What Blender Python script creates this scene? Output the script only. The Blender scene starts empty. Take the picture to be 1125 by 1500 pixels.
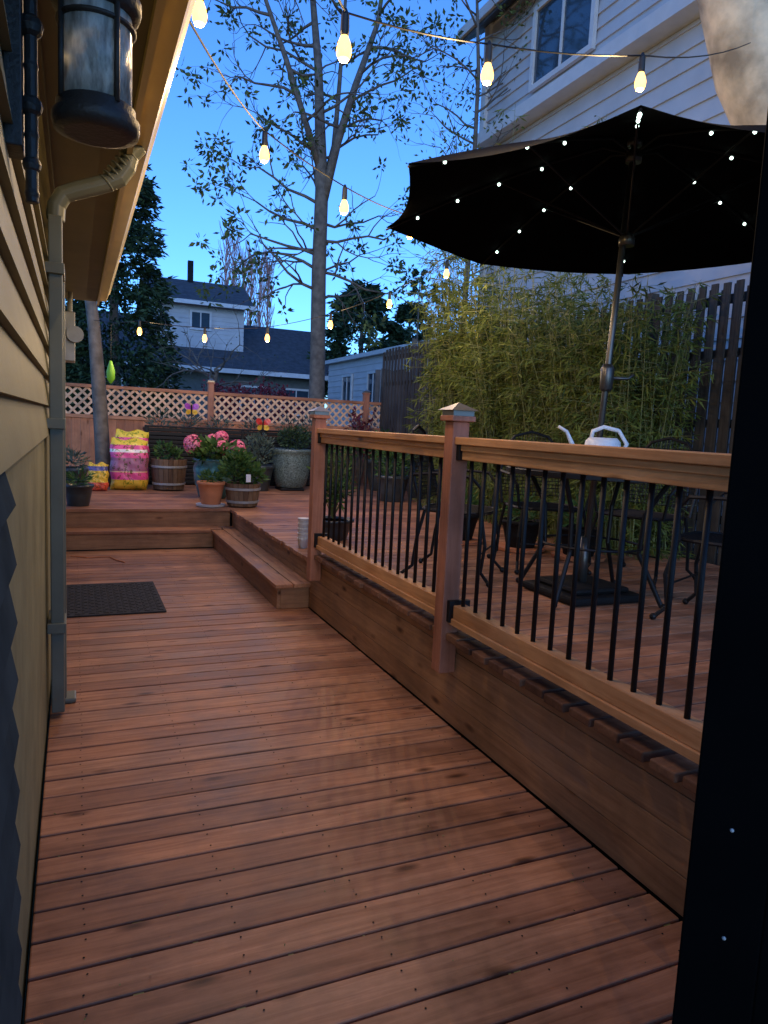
import bpy, math, random
from mathutils import Vector, Matrix
R=random.Random(7)
scene=bpy.context.scene
scene.view_settings.view_transform='Standard'
scene.view_settings.look='None'
scene.view_settings.exposure=0
COL=scene.collection
ZU=0.44   # upper deck level

# ------------------------------------------------------------ materials
def new_mat(name):
    m=bpy.data.materials.new(name); m.use_nodes=True
    nt=m.node_tree; b=nt.nodes['Principled BSDF']
    return m,nt,b
def N(nt,t,**k):
    n=nt.nodes.new(t)
    for a,v in k.items(): setattr(n,a,v)
    return n
def ramp(nt,stops,interp='LINEAR'):
    n=nt.nodes.new('ShaderNodeValToRGB'); cr=n.color_ramp; cr.interpolation=interp
    while len(cr.elements)>1: cr.elements.remove(cr.elements[-1])
    cr.elements[0].position=stops[0][0]; cr.elements[0].color=(*stops[0][1],1)
    for p,c in stops[1:]:
        e=cr.elements.new(p); e.color=(*c,1)
    return n
def mul(nt,a,b,fac=1.0,mode='MULTIPLY'):
    n=nt.nodes.new('ShaderNodeMixRGB'); n.blend_type=mode; n.inputs[0].default_value=fac
    nt.links.new(a,n.inputs[1]); nt.links.new(b,n.inputs[2]); return n.outputs[0]
def plain(name,col,rough=.6,var=.25,scale=6,metal=0,bump=.0,bscale=40,island=0,spec=.5,sheen=None):
    m,nt,b=new_mat(name)
    tc=N(nt,'ShaderNodeTexCoord')
    no=N(nt,'ShaderNodeTexNoise'); no.inputs['Scale'].default_value=scale; no.inputs['Detail'].default_value=6
    nt.links.new(tc.outputs['Object'],no.inputs['Vector'])
    lo=tuple(c*(1-var) for c in col); hi=tuple(min(1,c*(1+var)) for c in col)
    r=ramp(nt,[(.3,lo),(.7,hi)]); nt.links.new(no.outputs['Fac'],r.inputs[0])
    out=r.outputs[0]
    if island:
        g=N(nt,'ShaderNodeNewGeometry')
        r2=ramp(nt,[(0,(1-island,)*3),(1,(1+island,)*3)]); nt.links.new(g.outputs['Random Per Island'],r2.inputs[0])
        out=mul(nt,out,r2.outputs[0])
    nt.links.new(out,b.inputs['Base Color'])
    b.inputs['Roughness'].default_value=rough; b.inputs['Metallic'].default_value=metal
    b.inputs['Specular IOR Level'].default_value=spec
    if bump:
        n2=N(nt,'ShaderNodeTexNoise'); n2.inputs['Scale'].default_value=bscale; n2.inputs['Detail'].default_value=5
        nt.links.new(tc.outputs['Object'],n2.inputs['Vector'])
        bp=N(nt,'ShaderNodeBump'); bp.inputs['Strength'].default_value=bump; bp.inputs['Distance'].default_value=.01
        nt.links.new(n2.outputs['Fac'],bp.inputs['Height']); nt.links.new(bp.outputs[0],b.inputs['Normal'])
    return m
def wood(name,axis,c1,c2,rough=.55,isl=.28,knots=True,stain=.45):
    m,nt,b=new_mat(name)
    tc=N(nt,'ShaderNodeTexCoord'); g=N(nt,'ShaderNodeNewGeometry')
    vm=N(nt,'ShaderNodeVectorMath',operation='MULTIPLY_ADD')
    cmb=N(nt,'ShaderNodeCombineXYZ')
    for i in range(3): nt.links.new(g.outputs['Random Per Island'],cmb.inputs[i])
    nt.links.new(cmb.outputs[0],vm.inputs[0]); vm.inputs[1].default_value=(37,53,19)
    nt.links.new(tc.outputs['Object'],vm.inputs[2])
    mp=N(nt,'ShaderNodeMapping'); s=[13,13,13]; s[axis]=.9
    mp.inputs['Scale'].default_value=s
    nt.links.new(vm.outputs[0],mp.inputs['Vector'])
    no=N(nt,'ShaderNodeTexNoise'); no.inputs['Scale'].default_value=2.6; no.inputs['Detail'].default_value=8
    no.inputs['Roughness'].default_value=.62; no.inputs['Distortion'].default_value=.6
    nt.links.new(mp.outputs[0],no.inputs['Vector'])
    r=ramp(nt,[(.28,c1),(.5,tuple((x+y)/2 for x,y in zip(c1,c2))),(.72,c2)]); nt.links.new(no.outputs['Fac'],r.inputs[0])
    out=r.outputs[0]
    r2=ramp(nt,[(0,(1-isl,1-isl*1.1,1-isl*1.1)),(.5,(1,.98,.96)),(.8,(1.05,1.1,1.12)),(1,(1.15,1.12,1.08))]); nt.links.new(g.outputs['Random Per Island'],r2.inputs[0])
    out=mul(nt,out,r2.outputs[0])
    st=N(nt,'ShaderNodeTexNoise'); st.inputs['Scale'].default_value=2.3; st.inputs['Detail'].default_value=7; st.inputs['Roughness'].default_value=.65
    nt.links.new(tc.outputs['Object'],st.inputs['Vector'])
    r3=ramp(nt,[(.3,(1-stain,)*3),(.62,(1.05,)*3)]); nt.links.new(st.outputs['Fac'],r3.inputs[0])
    out=mul(nt,out,r3.outputs[0])
    if knots:
        mk=N(nt,'ShaderNodeMapping'); s=[9,9,9]; s[axis]=3.2; mk.inputs['Scale'].default_value=s
        nt.links.new(vm.outputs[0],mk.inputs['Vector'])
        vo=N(nt,'ShaderNodeTexVoronoi'); vo.inputs['Scale'].default_value=.8
        nt.links.new(mk.outputs[0],vo.inputs['Vector'])
        r4=ramp(nt,[(.05,(.25,.2,.18)),(.13,(.75,.7,.65)),(.17,(1,1,1))]); nt.links.new(vo.outputs['Distance'],r4.inputs[0])
        out=mul(nt,out,r4.outputs[0])
    nt.links.new(out,b.inputs['Base Color'])
    rr=ramp(nt,[(.3,(rough-.12,)*3),(.7,(rough+.15,)*3)]); nt.links.new(st.outputs['Fac'],rr.inputs[0])
    nt.links.new(rr.outputs[0],b.inputs['Roughness'])
    b.inputs['Specular IOR Level'].default_value=.3
    bp=N(nt,'ShaderNodeBump'); bp.inputs['Strength'].default_value=.4; bp.inputs['Distance'].default_value=.004
    nt.links.new(no.outputs['Fac'],bp.inputs['Height']); nt.links.new(bp.outputs[0],b.inputs['Normal'])
    return m
def emis(name,col,st):
    m,nt,b=new_mat(name)
    b.inputs['Base Color'].default_value=(*col,1)
    b.inputs['Emission Color'].default_value=(*col,1); b.inputs['Emission Strength'].default_value=st
    m.cycles.emission_sampling='NONE'
    return m
def leafm(name,c1,c2,trans=.3):
    m,nt,b=new_mat(name)
    g=N(nt,'ShaderNodeNewGeometry'); r=ramp(nt,[(0,c1),(1,c2)])
    nt.links.new(g.outputs['Random Per Island'],r.inputs[0]); nt.links.new(r.outputs[0],b.inputs['Base Color'])
    b.inputs['Roughness'].default_value=.55; b.inputs['Specular IOR Level'].default_value=.25
    if trans>0:
        tr=N(nt,'ShaderNodeBsdfTranslucent'); nt.links.new(r.outputs[0],tr.inputs[0])
        mx=N(nt,'ShaderNodeMixShader'); mx.inputs[0].default_value=trans
        nt.links.new(b.outputs[0],mx.inputs[1]); nt.links.new(tr.outputs[0],mx.inputs[2])
        nt.links.new(mx.outputs[0],nt.nodes['Material Output'].inputs[0])
    return m

M={}
M['deckx']=wood('deck_board_wood',0,(.27,.108,.052),(.56,.27,.145),.5,stain=.5)
M['decky']=wood('deck_wood_long',1,(.28,.12,.06),(.54,.27,.145),.55)
M['riser']=wood('riser_wood',1,(.24,.115,.055),(.44,.23,.115),.62,isl=.2)
M['riserx']=wood('riser_wood_cross',0,(.24,.115,.055),(.44,.23,.115),.62,isl=.2)
M['ledge']=wood('ledge_board_wood',0,(.15,.065,.035),(.32,.15,.075),.7,isl=.45,stain=.6)
M['post']=wood('post_wood',2,(.32,.12,.065),(.48,.20,.12),.6,isl=.05,knots=False)
M['rail']=wood('cedar_rail',1,(.46,.20,.075),(.74,.40,.18),.5,isl=.1,stain=.3)
M['fence']=wood('fence_wood',2,(.42,.16,.08),(.64,.28,.15),.65)
M['fencex']=wood('fence_wood_cross',0,(.42,.16,.08),(.66,.30,.16),.65,knots=False)
M['lattice']=plain('lattice_wood',(.68,.42,.26),.7,.2,island=.15)
M['oldfence']=wood('weathered_fence_wood',2,(.035,.03,.026),(.10,.085,.07),.8)
M['oldfence2']=wood('grey_fence_wood',2,(.10,.10,.10),(.2,.19,.18),.8)
M['black']=plain('black_metal',(.006,.006,.0065),.5,.1,metal=.0,spec=.3)
M['blackm']=plain('black_matte',(.008,.008,.008),.7,.2,spec=.2)
M['door']=plain('door_black',(.0016,.0016,.0018),.8,.2,spec=.03)
M['fabric']=plain('umbrella_fabric',(.003,.0033,.0045),.95,.2,bump=.15,bscale=300,spec=.05)
M['pole']=plain('bronze_pole',(.10,.095,.09),.35,.15,metal=.7)
M['siding']=plain('tan_siding_paint',(.22,.20,.10),.6,.12,scale=3,bump=.1,bscale=60)
M['skirt']=plain('tan_wall_paint',(.23,.215,.12),.75,.22,scale=4,bump=.25,bscale=25,spec=.15)
M['bluesid']=plain('skylit_siding',(.045,.06,.068),1.0,.2,spec=.0)  # blue-grey of sky light put into the near clapboards' colour
M['trim']=plain('tan_trim',(.55,.43,.17),.35,.1,scale=3)
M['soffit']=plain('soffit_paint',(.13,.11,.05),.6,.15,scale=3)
M['spout']=plain('downspout_paint',(.14,.145,.10),.42,.15,scale=5)
M['white']=plain('white_siding_paint',(.50,.50,.51),.6,.08,scale=2)
M['white2']=plain('white_trim_paint',(.60,.60,.60),.5,.05)
M['shingle']=plain('roof_shingles',(.05,.055,.065),.85,.35,scale=5,bump=.4,bscale=30)
M['greywall']=plain('grey_green_wall',(.10,.12,.12),.7,.15)
M['glass']=plain('window_glass',(.03,.05,.07),.06,.1,spec=1.0)
M['ground']=plain('ground_soil',(.05,.055,.03),.95,.4,scale=.6,bump=.5,bscale=5)
M['bark']=plain('tree_bark',(.12,.105,.09),.85,.35,scale=9,bump=.8,bscale=25)
M['paleb']=plain('pale_bark',(.55,.44,.29),.8,.5,scale=4,bump=.9,bscale=14)
M['cane']=plain('bamboo_cane',(.16,.17,.05),.5,.3)
M['bam']=leafm('bamboo_leaves',(.045,.075,.018),(.21,.25,.05),.3)
M['leafy']=leafm('young_leaves',(.035,.055,.02),(.15,.19,.05),.25)
M['ever']=leafm('evergreen_needles',(.010,.026,.014),(.045,.085,.035),0)
M['plant']=leafm('plant_leaves',(.02,.07,.02),(.11,.20,.05),.25)
M['sage']=leafm('sage_leaves',(.05,.08,.06),(.14,.18,.13),.2)
M['redleaf']=leafm('red_leaves',(.07,.015,.025),(.25,.04,.06),.2)
M['pink']=leafm('hydrangea_petals',(.75,.12,.28),(.95,.38,.5),.3)
M['terra']=plain('terracotta',(.55,.20,.085),.75,.15)
M['teal']=plain('teal_glaze',(.05,.16,.17),.2,.4,scale=14)
M['greyglaze']=plain('speckled_grey_glaze',(.11,.15,.14),.22,.6,scale=45)
M['barrel']=wood('barrel_wood',2,(.12,.07,.04),(.24,.15,.09),.7,isl=.4,knots=False)
M['dpot']=plain('dark_pot_glaze',(.035,.045,.05),.3,.4)
M['soil']=plain('potting_soil',(.03,.02,.015),.95,.5,scale=30)
M['mat']=plain('rubber_mat',(.018,.018,.02),.8,.4,scale=18,bump=.6,bscale=90)
M['plastic']=plain('white_plastic',(.72,.74,.78),.35,.04)
M['cups']=plain('ceramic_cups',(.6,.6,.6),.4,.1)
M['galv']=plain('grey_metal_box',(.35,.36,.36),.45,.2,metal=.3)
M['cap']=plain('post_cap_metal',(.25,.23,.2),.35,.2,metal=.6)
M['socket']=plain('socket_black',(.01,.01,.01),.5,.1)
M['bulb']=emis('bulb_glow',(1,.47,.10),5)
M['led']=emis('led_glow',(.75,1,.88),5)
M['underdeck_shade']=plain('under_deck_dark',(.012,.01,.008),.95,.4)  # near-black colour stands in for the shade below the boards
M['purple']=plain('butterfly_purple',(.35,.06,.4),.3,.4,scale=20)
M['yel']=plain('butterfly_yellow',(.8,.45,.05),.3,.3,scale=20)
M['red']=plain('butterfly_red',(.6,.04,.03),.3,.3,scale=20)
M['greenglass']=emis('green_glass_glow',(.12,.3,.02),.3)  # faint glow put into the ornament's glass, no lamp inside
M['trellis']=plain('pinkish_trellis',(.5,.25,.19),.7,.2)
M['bronze']=plain('lantern_bronze',(.045,.036,.03),.5,.3,metal=.2,bump=.3,bscale=80)
m,nt,b=new_mat('seeded_glass')
tc=N(nt,'ShaderNodeTexCoord'); mp=N(nt,'ShaderNodeMapping'); mp.inputs['Scale'].default_value=(1,1,.35)
nt.links.new(tc.outputs['Object'],mp.inputs[0])
no=N(nt,'ShaderNodeTexNoise'); no.inputs['Scale'].default_value=60; no.inputs['Detail'].default_value=5
nt.links.new(mp.outputs[0],no.inputs['Vector'])
r=ramp(nt,[(.35,(.28,.28,.25)),(.65,(.85,.83,.75))]); nt.links.new(no.outputs['Fac'],r.inputs[0])
nt.links.new(r.outputs[0],b.inputs['Base Color']); b.inputs['Transmission Weight'].default_value=.25
b.inputs['Roughness'].default_value=.3
bp=N(nt,'ShaderNodeBump'); bp.inputs['Strength'].default_value=.6; bp.inputs['Distance'].default_value=.01
nt.links.new(no.outputs['Fac'],bp.inputs['Height']); nt.links.new(bp.outputs[0],b.inputs['Normal'])
M['seed']=m
def bagmat(name,stops):
    m,nt,b=new_mat(name)
    tc=N(nt,'ShaderNodeTexCoord'); sp=N(nt,'ShaderNodeSeparateXYZ'); nt.links.new(tc.outputs['Generated'],sp.inputs[0])
    r=ramp(nt,stops,'CONSTANT'); nt.links.new(sp.outputs[2],r.inputs[0])
    no=N(nt,'ShaderNodeTexNoise'); no.inputs['Scale'].default_value=9; no.inputs['Detail'].default_value=3
    nt.links.new(tc.outputs['Generated'],no.inputs['Vector'])
    r2=ramp(nt,[(0,(1,1,1)),(.56,(1,1,1)),(.57,(.25,.45,.1)),(.63,(.9,.9,.8)),(.68,(1,1,1))],'CONSTANT'); nt.links.new(no.outputs['Fac'],r2.inputs[0])
    nt.links.new(mul(nt,r.outputs[0],r2.outputs[0]),b.inputs['Base Color']); b.inputs['Roughness'].default_value=.3
    return m
M['bag']=bagmat('soil_bag_print',[(0,(.75,.45,.04)),(.2,(.75,.08,.25)),(.34,(.8,.5,.3)),(.36,(.35,.12,.2)),(.62,(.8,.1,.3)),(.72,(.85,.8,.75)),(.78,(.8,.1,.3)),(.86,(.8,.6,.05))])
M['bag2']=bagmat('small_bag_print',[(0,(.7,.1,.05)),(.3,(.8,.5,.05)),(.7,(.1,.1,.3)),(.85,(.8,.5,.05))])

# ------------------------------------------------------------ mesh builder
class MB:
    def __init__(s): s.v=[]; s.f=[]
    def box(s,x0,x1,y0,y1,z0,z1):
        o=len(s.v)
        s.v+=[(x0,y0,z0),(x1,y0,z0),(x1,y1,z0),(x0,y1,z0),(x0,y0,z1),(x1,y0,z1),(x1,y1,z1),(x0,y1,z1)]
        s.f+=[tuple(o+i for i in q) for q in ((0,3,2,1),(4,5,6,7),(0,1,5,4),(1,2,6,5),(2,3,7,6),(3,0,4,7))]
        return s
    def seg(s,p0,p1,w,t,up=(0,1,0)):
        p0=Vector(p0);p1=Vector(p1);d=(p1-p0).normalized();u=Vector(up)
        a=d.cross(u).normalized()*w/2; u=a.cross(d).normalized()*t/2
        o=len(s.v)
        for p in (p0,p1):
            for q in (-a-u,a-u,a+u,-a+u): s.v.append(tuple(p+q))
        s.f+=[tuple(o+i for i in q) for q in ((0,3,2,1),(4,5,6,7),(0,1,5,4),(1,2,6,5),(2,3,7,6),(3,0,4,7))]
        return s
    def tube(s,pts,rad,n=8):
        pts=[Vector(p) for p in pts]
        if not isinstance(rad,(list,tuple)): rad=[rad]*len(pts)
        o=len(s.v); ref=None
        for i,p in enumerate(pts):
            d=(pts[min(i+1,len(pts)-1)]-pts[max(i-1,0)])
            if d.length<1e-9: d=Vector((0,0,1))
            d.normalize()
            if ref is None:
                ref=Vector((1,0,0)) if abs(d.x)<.8 else Vector((0,1,0))
            a=(ref-d*ref.dot(d)).normalized(); ref=a; b=d.cross(a)
            for k in range(n):
                t=2*math.pi*k/n
                s.v.append(tuple(p+(a*math.cos(t)+b*math.sin(t))*rad[i]))
        for i in range(len(pts)-1):
            for k in range(n):
                k2=(k+1)%n
                s.f.append((o+i*n+k,o+i*n+k2,o+(i+1)*n+k2,o+(i+1)*n+k))
        s.f.append(tuple(o+k for k in reversed(range(n))))
        e=o+(len(pts)-1)*n
        s.f.append(tuple(e+k for k in range(n)))
        return s
    def lathe(s,cx,cy,prof,n=24,z0=0,sc=1):
        o=len(s.v)
        for r,z in prof:
            for k in range(n):
                t=2*math.pi*k/n; s.v.append((cx+r*sc*math.cos(t),cy+r*sc*math.sin(t),z0+z*sc))
        for i in range(len(prof)-1):
            for k in range(n):
                k2=(k+1)%n; s.f.append((o+i*n+k,o+i*n+k2,o+(i+1)*n+k2,o+(i+1)*n+k))
        s.f.append(tuple(o+k for k in reversed(range(n))))
        e=o+(len(prof)-1)*n; s.f.append(tuple(e+k for k in range(n)))
        return s
    def ball(s,c,r,n=8,sz=1):
        prof=[(max(r*math.sin(math.pi*i/6),r*.02),-r*sz*math.cos(math.pi*i/6)) for i in range(7)]
        return s.lathe(c[0],c[1],prof,n,c[2])
    def quad(s,*p):
        o=len(s.v); s.v+=[tuple(q) for q in p]; s.f.append(tuple(range(o,o+len(p)))); return s
    def leaf(s,p,d,L,w,fold=None):
        p=Vector(p); d=Vector(d).normalized()
        rv=Vector((R.uniform(-1,1),R.uniform(-1,1),R.uniform(-1,1)))
        a=d.cross(rv)
        if a.length<1e-4: a=Vector((1,0,0))
        a.normalize(); m=p+d*L*.45
        o=len(s.v); s.v+=[tuple(p),tuple(m+a*w/2),tuple(p+d*L),tuple(m-a*w/2)]
        s.f.append((o,o+1,o+2,o+3)); return s
    def obj(s,name,mat,parent=None,smooth=False,bevel=0):
        me=bpy.data.meshes.new(name); me.from_pydata(s.v,[],s.f); me.update()
        if isinstance(mat,str): mat=M[mat]
        me.materials.append(mat)
        ob=bpy.data.objects.new(name,me); COL.objects.link(ob)
        if parent: ob.parent=parent
        if smooth:
            for p in me.polygons: p.use_smooth=len(p.vertices)<=4
        if bevel:
            md=ob.modifiers.new('bevel','BEVEL'); md.width=bevel; md.segments=2; md.limit_method='ANGLE'
        return ob
def E(name):
    e=bpy.data.objects.new(name,None); COL.objects.link(e); e.empty_display_size=.1; return e
def rv(): 
    while True:
        v=Vector((R.uniform(-1,1),R.uniform(-1,1),R.uniform(-1,1)))
        if .05<v.length<1: return v.normalized()

# ------------------------------------------------------------ ground
g=MB(); g.quad((-400,-400,-.35),(400,-400,-.35),(400,400,-.35),(-400,400,-.35)); g.obj('ground','ground')

# ------------------------------------------------------------ lower deck
e=E('lower_deck'); mb=MB(); y=-.6; bw=.135; pitch=.1445
while y<8.62:
    y1=min(y+bw+R.uniform(-.0015,.0015),8.648)
    j=R.uniform(-.0018,.0018)
    mb.box(-.125,1.815,y,y1,-.035,j)
    y+=pitch
mb.obj('boards','deckx',e,bevel=.005)
MB().box(-.13,1.9,-.6,8.7,-.12,-.05).obj('dark_underlay','underdeck_shade',e)  # solid dark slab, paints the shade seen through the board gaps
db=MB(); y=-.6
while y<8.6:
    y+=pitch
    for _ in range(16):
        x=R.uniform(-.1,1.78); L=R.uniform(.006,.03); db.box(x,x+L,y-.007,y-.0025,-.02,R.uniform(-.014,-.006))
db.obj('gap_debris','cane',e)
# small litter: bud scales and crumbs scattered on the boards
lt=MB()
for _ in range(260):
    x=R.uniform(-.08,1.75); y=R.uniform(1.2,8.4); lt.leaf((x,y,.004),(R.uniform(-1,1),R.uniform(-1,1),.12),R.uniform(.004,.014),.005)
lt.obj('deck_litter','cane',e)
sc=MB(); y=-.6
while y<8.6:
    for x in (.02,.45,.86,1.27,1.70):
        for dy in (.03,.106):
            if y>.8 : sc.lathe(x+R.uniform(-.006,.006),y+dy,[(.0034,.0018),(.0032,.0024)],6)
    y+=pitch
sc.obj('screws','blackm',e)

# ------------------------------------------------------------ upper deck
e=E('upper_deck'); mb=MB(); y=-.6
while y<8.93:
    off=R.uniform(-.012,.012)
    mb.box(1.866 if y<5.36 else 1.785-off,5.42,y,min(y+bw,8.955),ZU-.036,ZU+R.uniform(-.001,.001))
    y+=pitch
y=8.965
while y<12.9:
    mb.box(-1.2,6.3,y,y+bw,ZU-.036,ZU+R.uniform(-.001,.001)); y+=pitch
mb.obj('boards','deckx',e,bevel=.004)
MB().box(1.9,6.3,-.6,12.9,.0,ZU-.05).box(-1.2,1.9,9.1,12.9,.0,ZU-.052).obj('dark_underlay','underdeck_shade',e)  # solid dark fill, shade under the upper boards put into colour
mb=MB(); z=.004
for h in (.13,.13,.132):
    mb.box(1.822,1.86,-.6,8.95,z,z+h); z+=h+.003
mb.box(1.823,1.861,-.6,5.44,z,.475)
mb.obj('side_fascia','riser',e,bevel=.003)
mb=MB(); y=-.6
while y<5.34:
    off=R.uniform(-.014,.012); w_=R.uniform(.112,.137)
    mb.box(1.742-off,1.93,y,min(y+w_,5.353),.478,.514+R.uniform(-.003,.003)); y+=pitch
mb.obj('edge_boards','ledge',e,bevel=.006)
mb=MB(); mb.box(-1.2,1.80,8.985,9.02,.20,ZU-.038); mb.obj('front_fascia','riserx',e,bevel=.003)

# ------------------------------------------------------------ steps
e=E('deck_step'); mb=MB()
mb.box(1.515,1.665,5.62,8.66,.185,.218); mb.box(1.672,1.82,5.62,8.965,.185,.219)
mb.obj('treads_long','decky',e,bevel=.005)
mb=MB(); mb.box(1.54,1.572,5.66,8.70,.003,.183); mb.obj('riser_long','riser',e,bevel=.003)
mb=MB(); mb.box(1.5725,1.818,5.655,5.69,.003,.183); mb.box(-.12,1.54,8.68,8.71,.003,.183); mb.obj('riser_cross','riserx',e,bevel=.003)
mb=MB(); mb.box(-.12,1.512,8.655,8.80,.185,.218); mb.box(-.12,1.668,8.807,8.98,.185,.2175); mb.obj('treads_cross','deckx',e,bevel=.005)

# ------------------------------------------------------------ railing
e=E('deck_railing')
def cap(mbw,mbm,x,y,z,s=.062):
    mbw.box(x-s*1.08,x+s*1.08,y-s*1.08,y+s*1.08,z,z+.028)
    mbm.box(x-s*.95,x+s*.95,y-s*.95,y+s*.95,z+.028,z+.055)
    o=len(mbm.v); q=s*1.25
    mbm.v+=[(x-q,y-q,z+.055),(x+q,y-q,z+.055),(x+q,y+q,z+.055),(x-q,y+q,z+.055),(x,y,z+.095)]
    mbm.f+=[(o,o+3,o+2,o+1),(o,o+1,o+4),(o+1,o+2,o+4),(o+2,o+3,o+4),(o+3,o,o+4)]
pw=MB(); pm=MB()
for yy in (3.17,5.40,.9):
    pw.box(1.722,1.815,yy-.045,yy+.045,.30,1.60)
    cap(pw,pm,1.77,yy,1.60)
pw.obj('posts','post',e,bevel=.005); pm.obj('post_caps','cap',e)
rl=MB(); bl=MB(); br=MB()
for y0,y1 in ((.945,3.125),(3.215,5.355)):
    rl.box(1.735,1.875,y0,y1,1.485,1.522)
    rl.box(1.765,1.845,y0,y1,1.41,1.484)
    rl.box(1.755,1.765,y0,y1,1.455,1.4845)
    rl.box(1.768,1.842,y0,y1,.60,.668)
    rl.box(1.757,1.853,y0,y1,.565,.5995)
    n=int((y1-y0)/.118); st=(y1-y0)/n
    for i in range(n):
        yb=y0+st*(i+.5)
        bl.tube([(1.805,yb,.665),(1.805,yb,1.415)],.0105,10)
    for yb,sg in ((y0,1),(y1,-1)):
        for zz in (.59,1.42): br.box(1.745,1.865,min(yb,yb+sg*.03),max(yb,yb+sg*.03),zz-.012,zz+.10)
rl.obj('rails','rail',e,bevel=.004); bl.obj('balusters','black',e,smooth=True); br.obj('brackets','black',e,bevel=.002)

# ------------------------------------------------------------ house with siding
e=E('house_side_wall')
mb=MB(); mb.box(-.6,-.137,1.62,9.0,-.1,1.44); mb.obj('lower_wall','skirt',e)
def lapsY(mb,x,out,y0,y1,z0,z1,st,thick=.016):
    z=z0
    while z<z1:
        h=min(st,z1-z)
        s=out*thick
        mb.quad((x+s,y0,z),(x+s,y1,z),(x,y1,z+h),(x,y0,z+h))
        mb.quad((x,y0,z),(x,y1,z),(x+s,y1,z),(x+s,y0,z))
        mb.quad((x,y0,z),(x+s,y0,z),(x,y0,z+h)); mb.quad((x,y1,z),(x,y1,z+h),(x+s,y1,z))
        z+=st
mb=MB(); lapsY(mb,-.137,1,1.2,9.0,1.44,2.84,.14,.02); mb.box(-.6,-.138,1.2,9.0,1.44,2.84); mb.obj('lap_siding','siding',e)
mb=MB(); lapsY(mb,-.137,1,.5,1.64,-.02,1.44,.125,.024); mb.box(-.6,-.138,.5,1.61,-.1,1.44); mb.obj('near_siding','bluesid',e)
GX=-.10
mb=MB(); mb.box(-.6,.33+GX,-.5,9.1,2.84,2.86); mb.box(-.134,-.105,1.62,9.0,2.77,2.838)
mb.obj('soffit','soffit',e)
mb=MB(); mb.box(.33+GX,.355+GX,-.5,9.1,2.80,2.98); mb.obj('fascia_board','trim',e)
gp=[(.357,2.97),(.357,2.85),(.43,2.85),(.445,2.88),(.445,2.905),(.475,2.945),(.475,2.975),(.465,2.975),(.465,2.95),(.436,2.91),(.436,2.885),(.425,2.86),(.365,2.86),(.365,2.97)]
gp=[(x+GX,z) for x,z in gp]
mb=MB()
for yy in (-.5,9.1):
    for x,z in gp: mb.v.append((x,yy,z))
n=len(gp)
for k in range(n): mb.f.append((k,(k+1)%n,n+(k+1)%n,n+k))
mb.f.append(tuple(range(n))); mb.f.append(tuple(reversed(range(n,2*n))))
mb.obj('gutter','trim',e)
mb=MB()
mb.quad((.48+GX,-.5,2.99),(.48+GX,9.1,2.99),(-3,9.1,4.6),(-3,-.5,4.6)); mb.quad((.48+GX,-.5,2.98),(-3,-.5,4.59),(-3,9.1,4.59),(.48+GX,9.1,2.98)); mb.obj('roof','shingle',e)
# downspouts
e=E('downspout')
mb=MB(); mb.seg((-.085,3.86,.03),(-.085,3.86,2.47),.062,.085)
pth=[(-.085,3.86,2.45),(-.08,3.86,2.52),(-.05,3.86,2.575),(.0,3.86,2.60),(.07,3.86,2.63),(.14,3.86,2.66),(.20,3.86,2.695),(.235,3.86,2.75),(.25,3.86,2.81),(.29,3.86,2.86)]
mb.tube(pth,[.043]*10,10)
for k in range(7):
    p=Vector(pth[5]).lerp(Vector(pth[8]),k/6); mb.tube([p-Vector((.004,0,.003)),p+Vector((.004,0,.005))],.048,10)
mb.obj('pipe','spout',e,bevel=.008)
mb=MB(); mb.seg((-.078,4.05,.03),(-.078,4.05,2.2),.062,.08); mb.box(-.11,.0,4.0,4.13,.004,.03); mb.obj('second_pipe','spout',e,bevel=.008)
mb=MB()
for z in (.45,1.47,2.2): mb.box(-.132,-.046,3.80,4.10,z,z+.05)
mb.obj('straps','spout',e,bevel=.003)

# ------------------------------------------------------------ lantern
e=E('wall_lantern'); cx,cy=.045,1.80
mb=MB(); mb.lathe(cx,cy,[(.066,2.165),(.088,2.17),(.092,2.185),(.092,2.20),(.083,2.21),(.083,2.225),(.076,2.23),(.07,2.222),(.07,2.18)],32)
mb.lathe(cx,cy,[(.076,2.415),(.09,2.42),(.094,2.435),(.094,2.45),(.08,2.47),(.045,2.51),(.02,2.53),(.012,2.56)],32)
for k in range(4):
    t=.5+k*math.pi/2; x=cx+.081*math.cos(t); y=cy+.081*math.sin(t)
    mb.tube([(x,y,2.22),(x,y,2.42)],.006,8)
mb.lathe(cx,cy,[(.079,2.385),(.083,2.387),(.083,2.393),(.079,2.395)],32)
mb.obj('frame','bronze',e,smooth=True)
mb=MB(); mb.lathe(cx,cy,[(.074,2.228),(.074,2.415)],32); mb.obj('seeded_glass_cylinder','seed',e,smooth=True)
mb=MB(); mb.tube([(cx,cy,2.55),(cx-.03,cy,2.62),(cx-.09,cy,2.63),(-.12,cy,2.56)],.011,8)
mb.box(-.135,-.10,cy-.05,cy+.05,2.1,2.6)
for z,rr in ((2.02,.016),(2.08,.02),(2.14,.016),(2.2,.024),(2.28,.016),(2.36,.026)): mb.ball((-.085,cy,z),rr,10)
mb.tube([(-.085,cy,2.0),(-.085,cy,2.5)],.014,8)
mb.obj('wall_bracket','bronze',e,bevel=.003)

e=E('electric_meter'); MB().box(-.12,.0,8.45,8.75,2.1,2.62).obj('housing','galv',e,bevel=.01)
mb=MB(); mb.tube([(-.0,8.44,2.38),(-.0,8.38,2.38)],.085,20); mb.tube([(-.05,8.6,2.62),(-.05,8.6,2.84)],.025,10); mb.obj('dial','galv',e)

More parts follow.
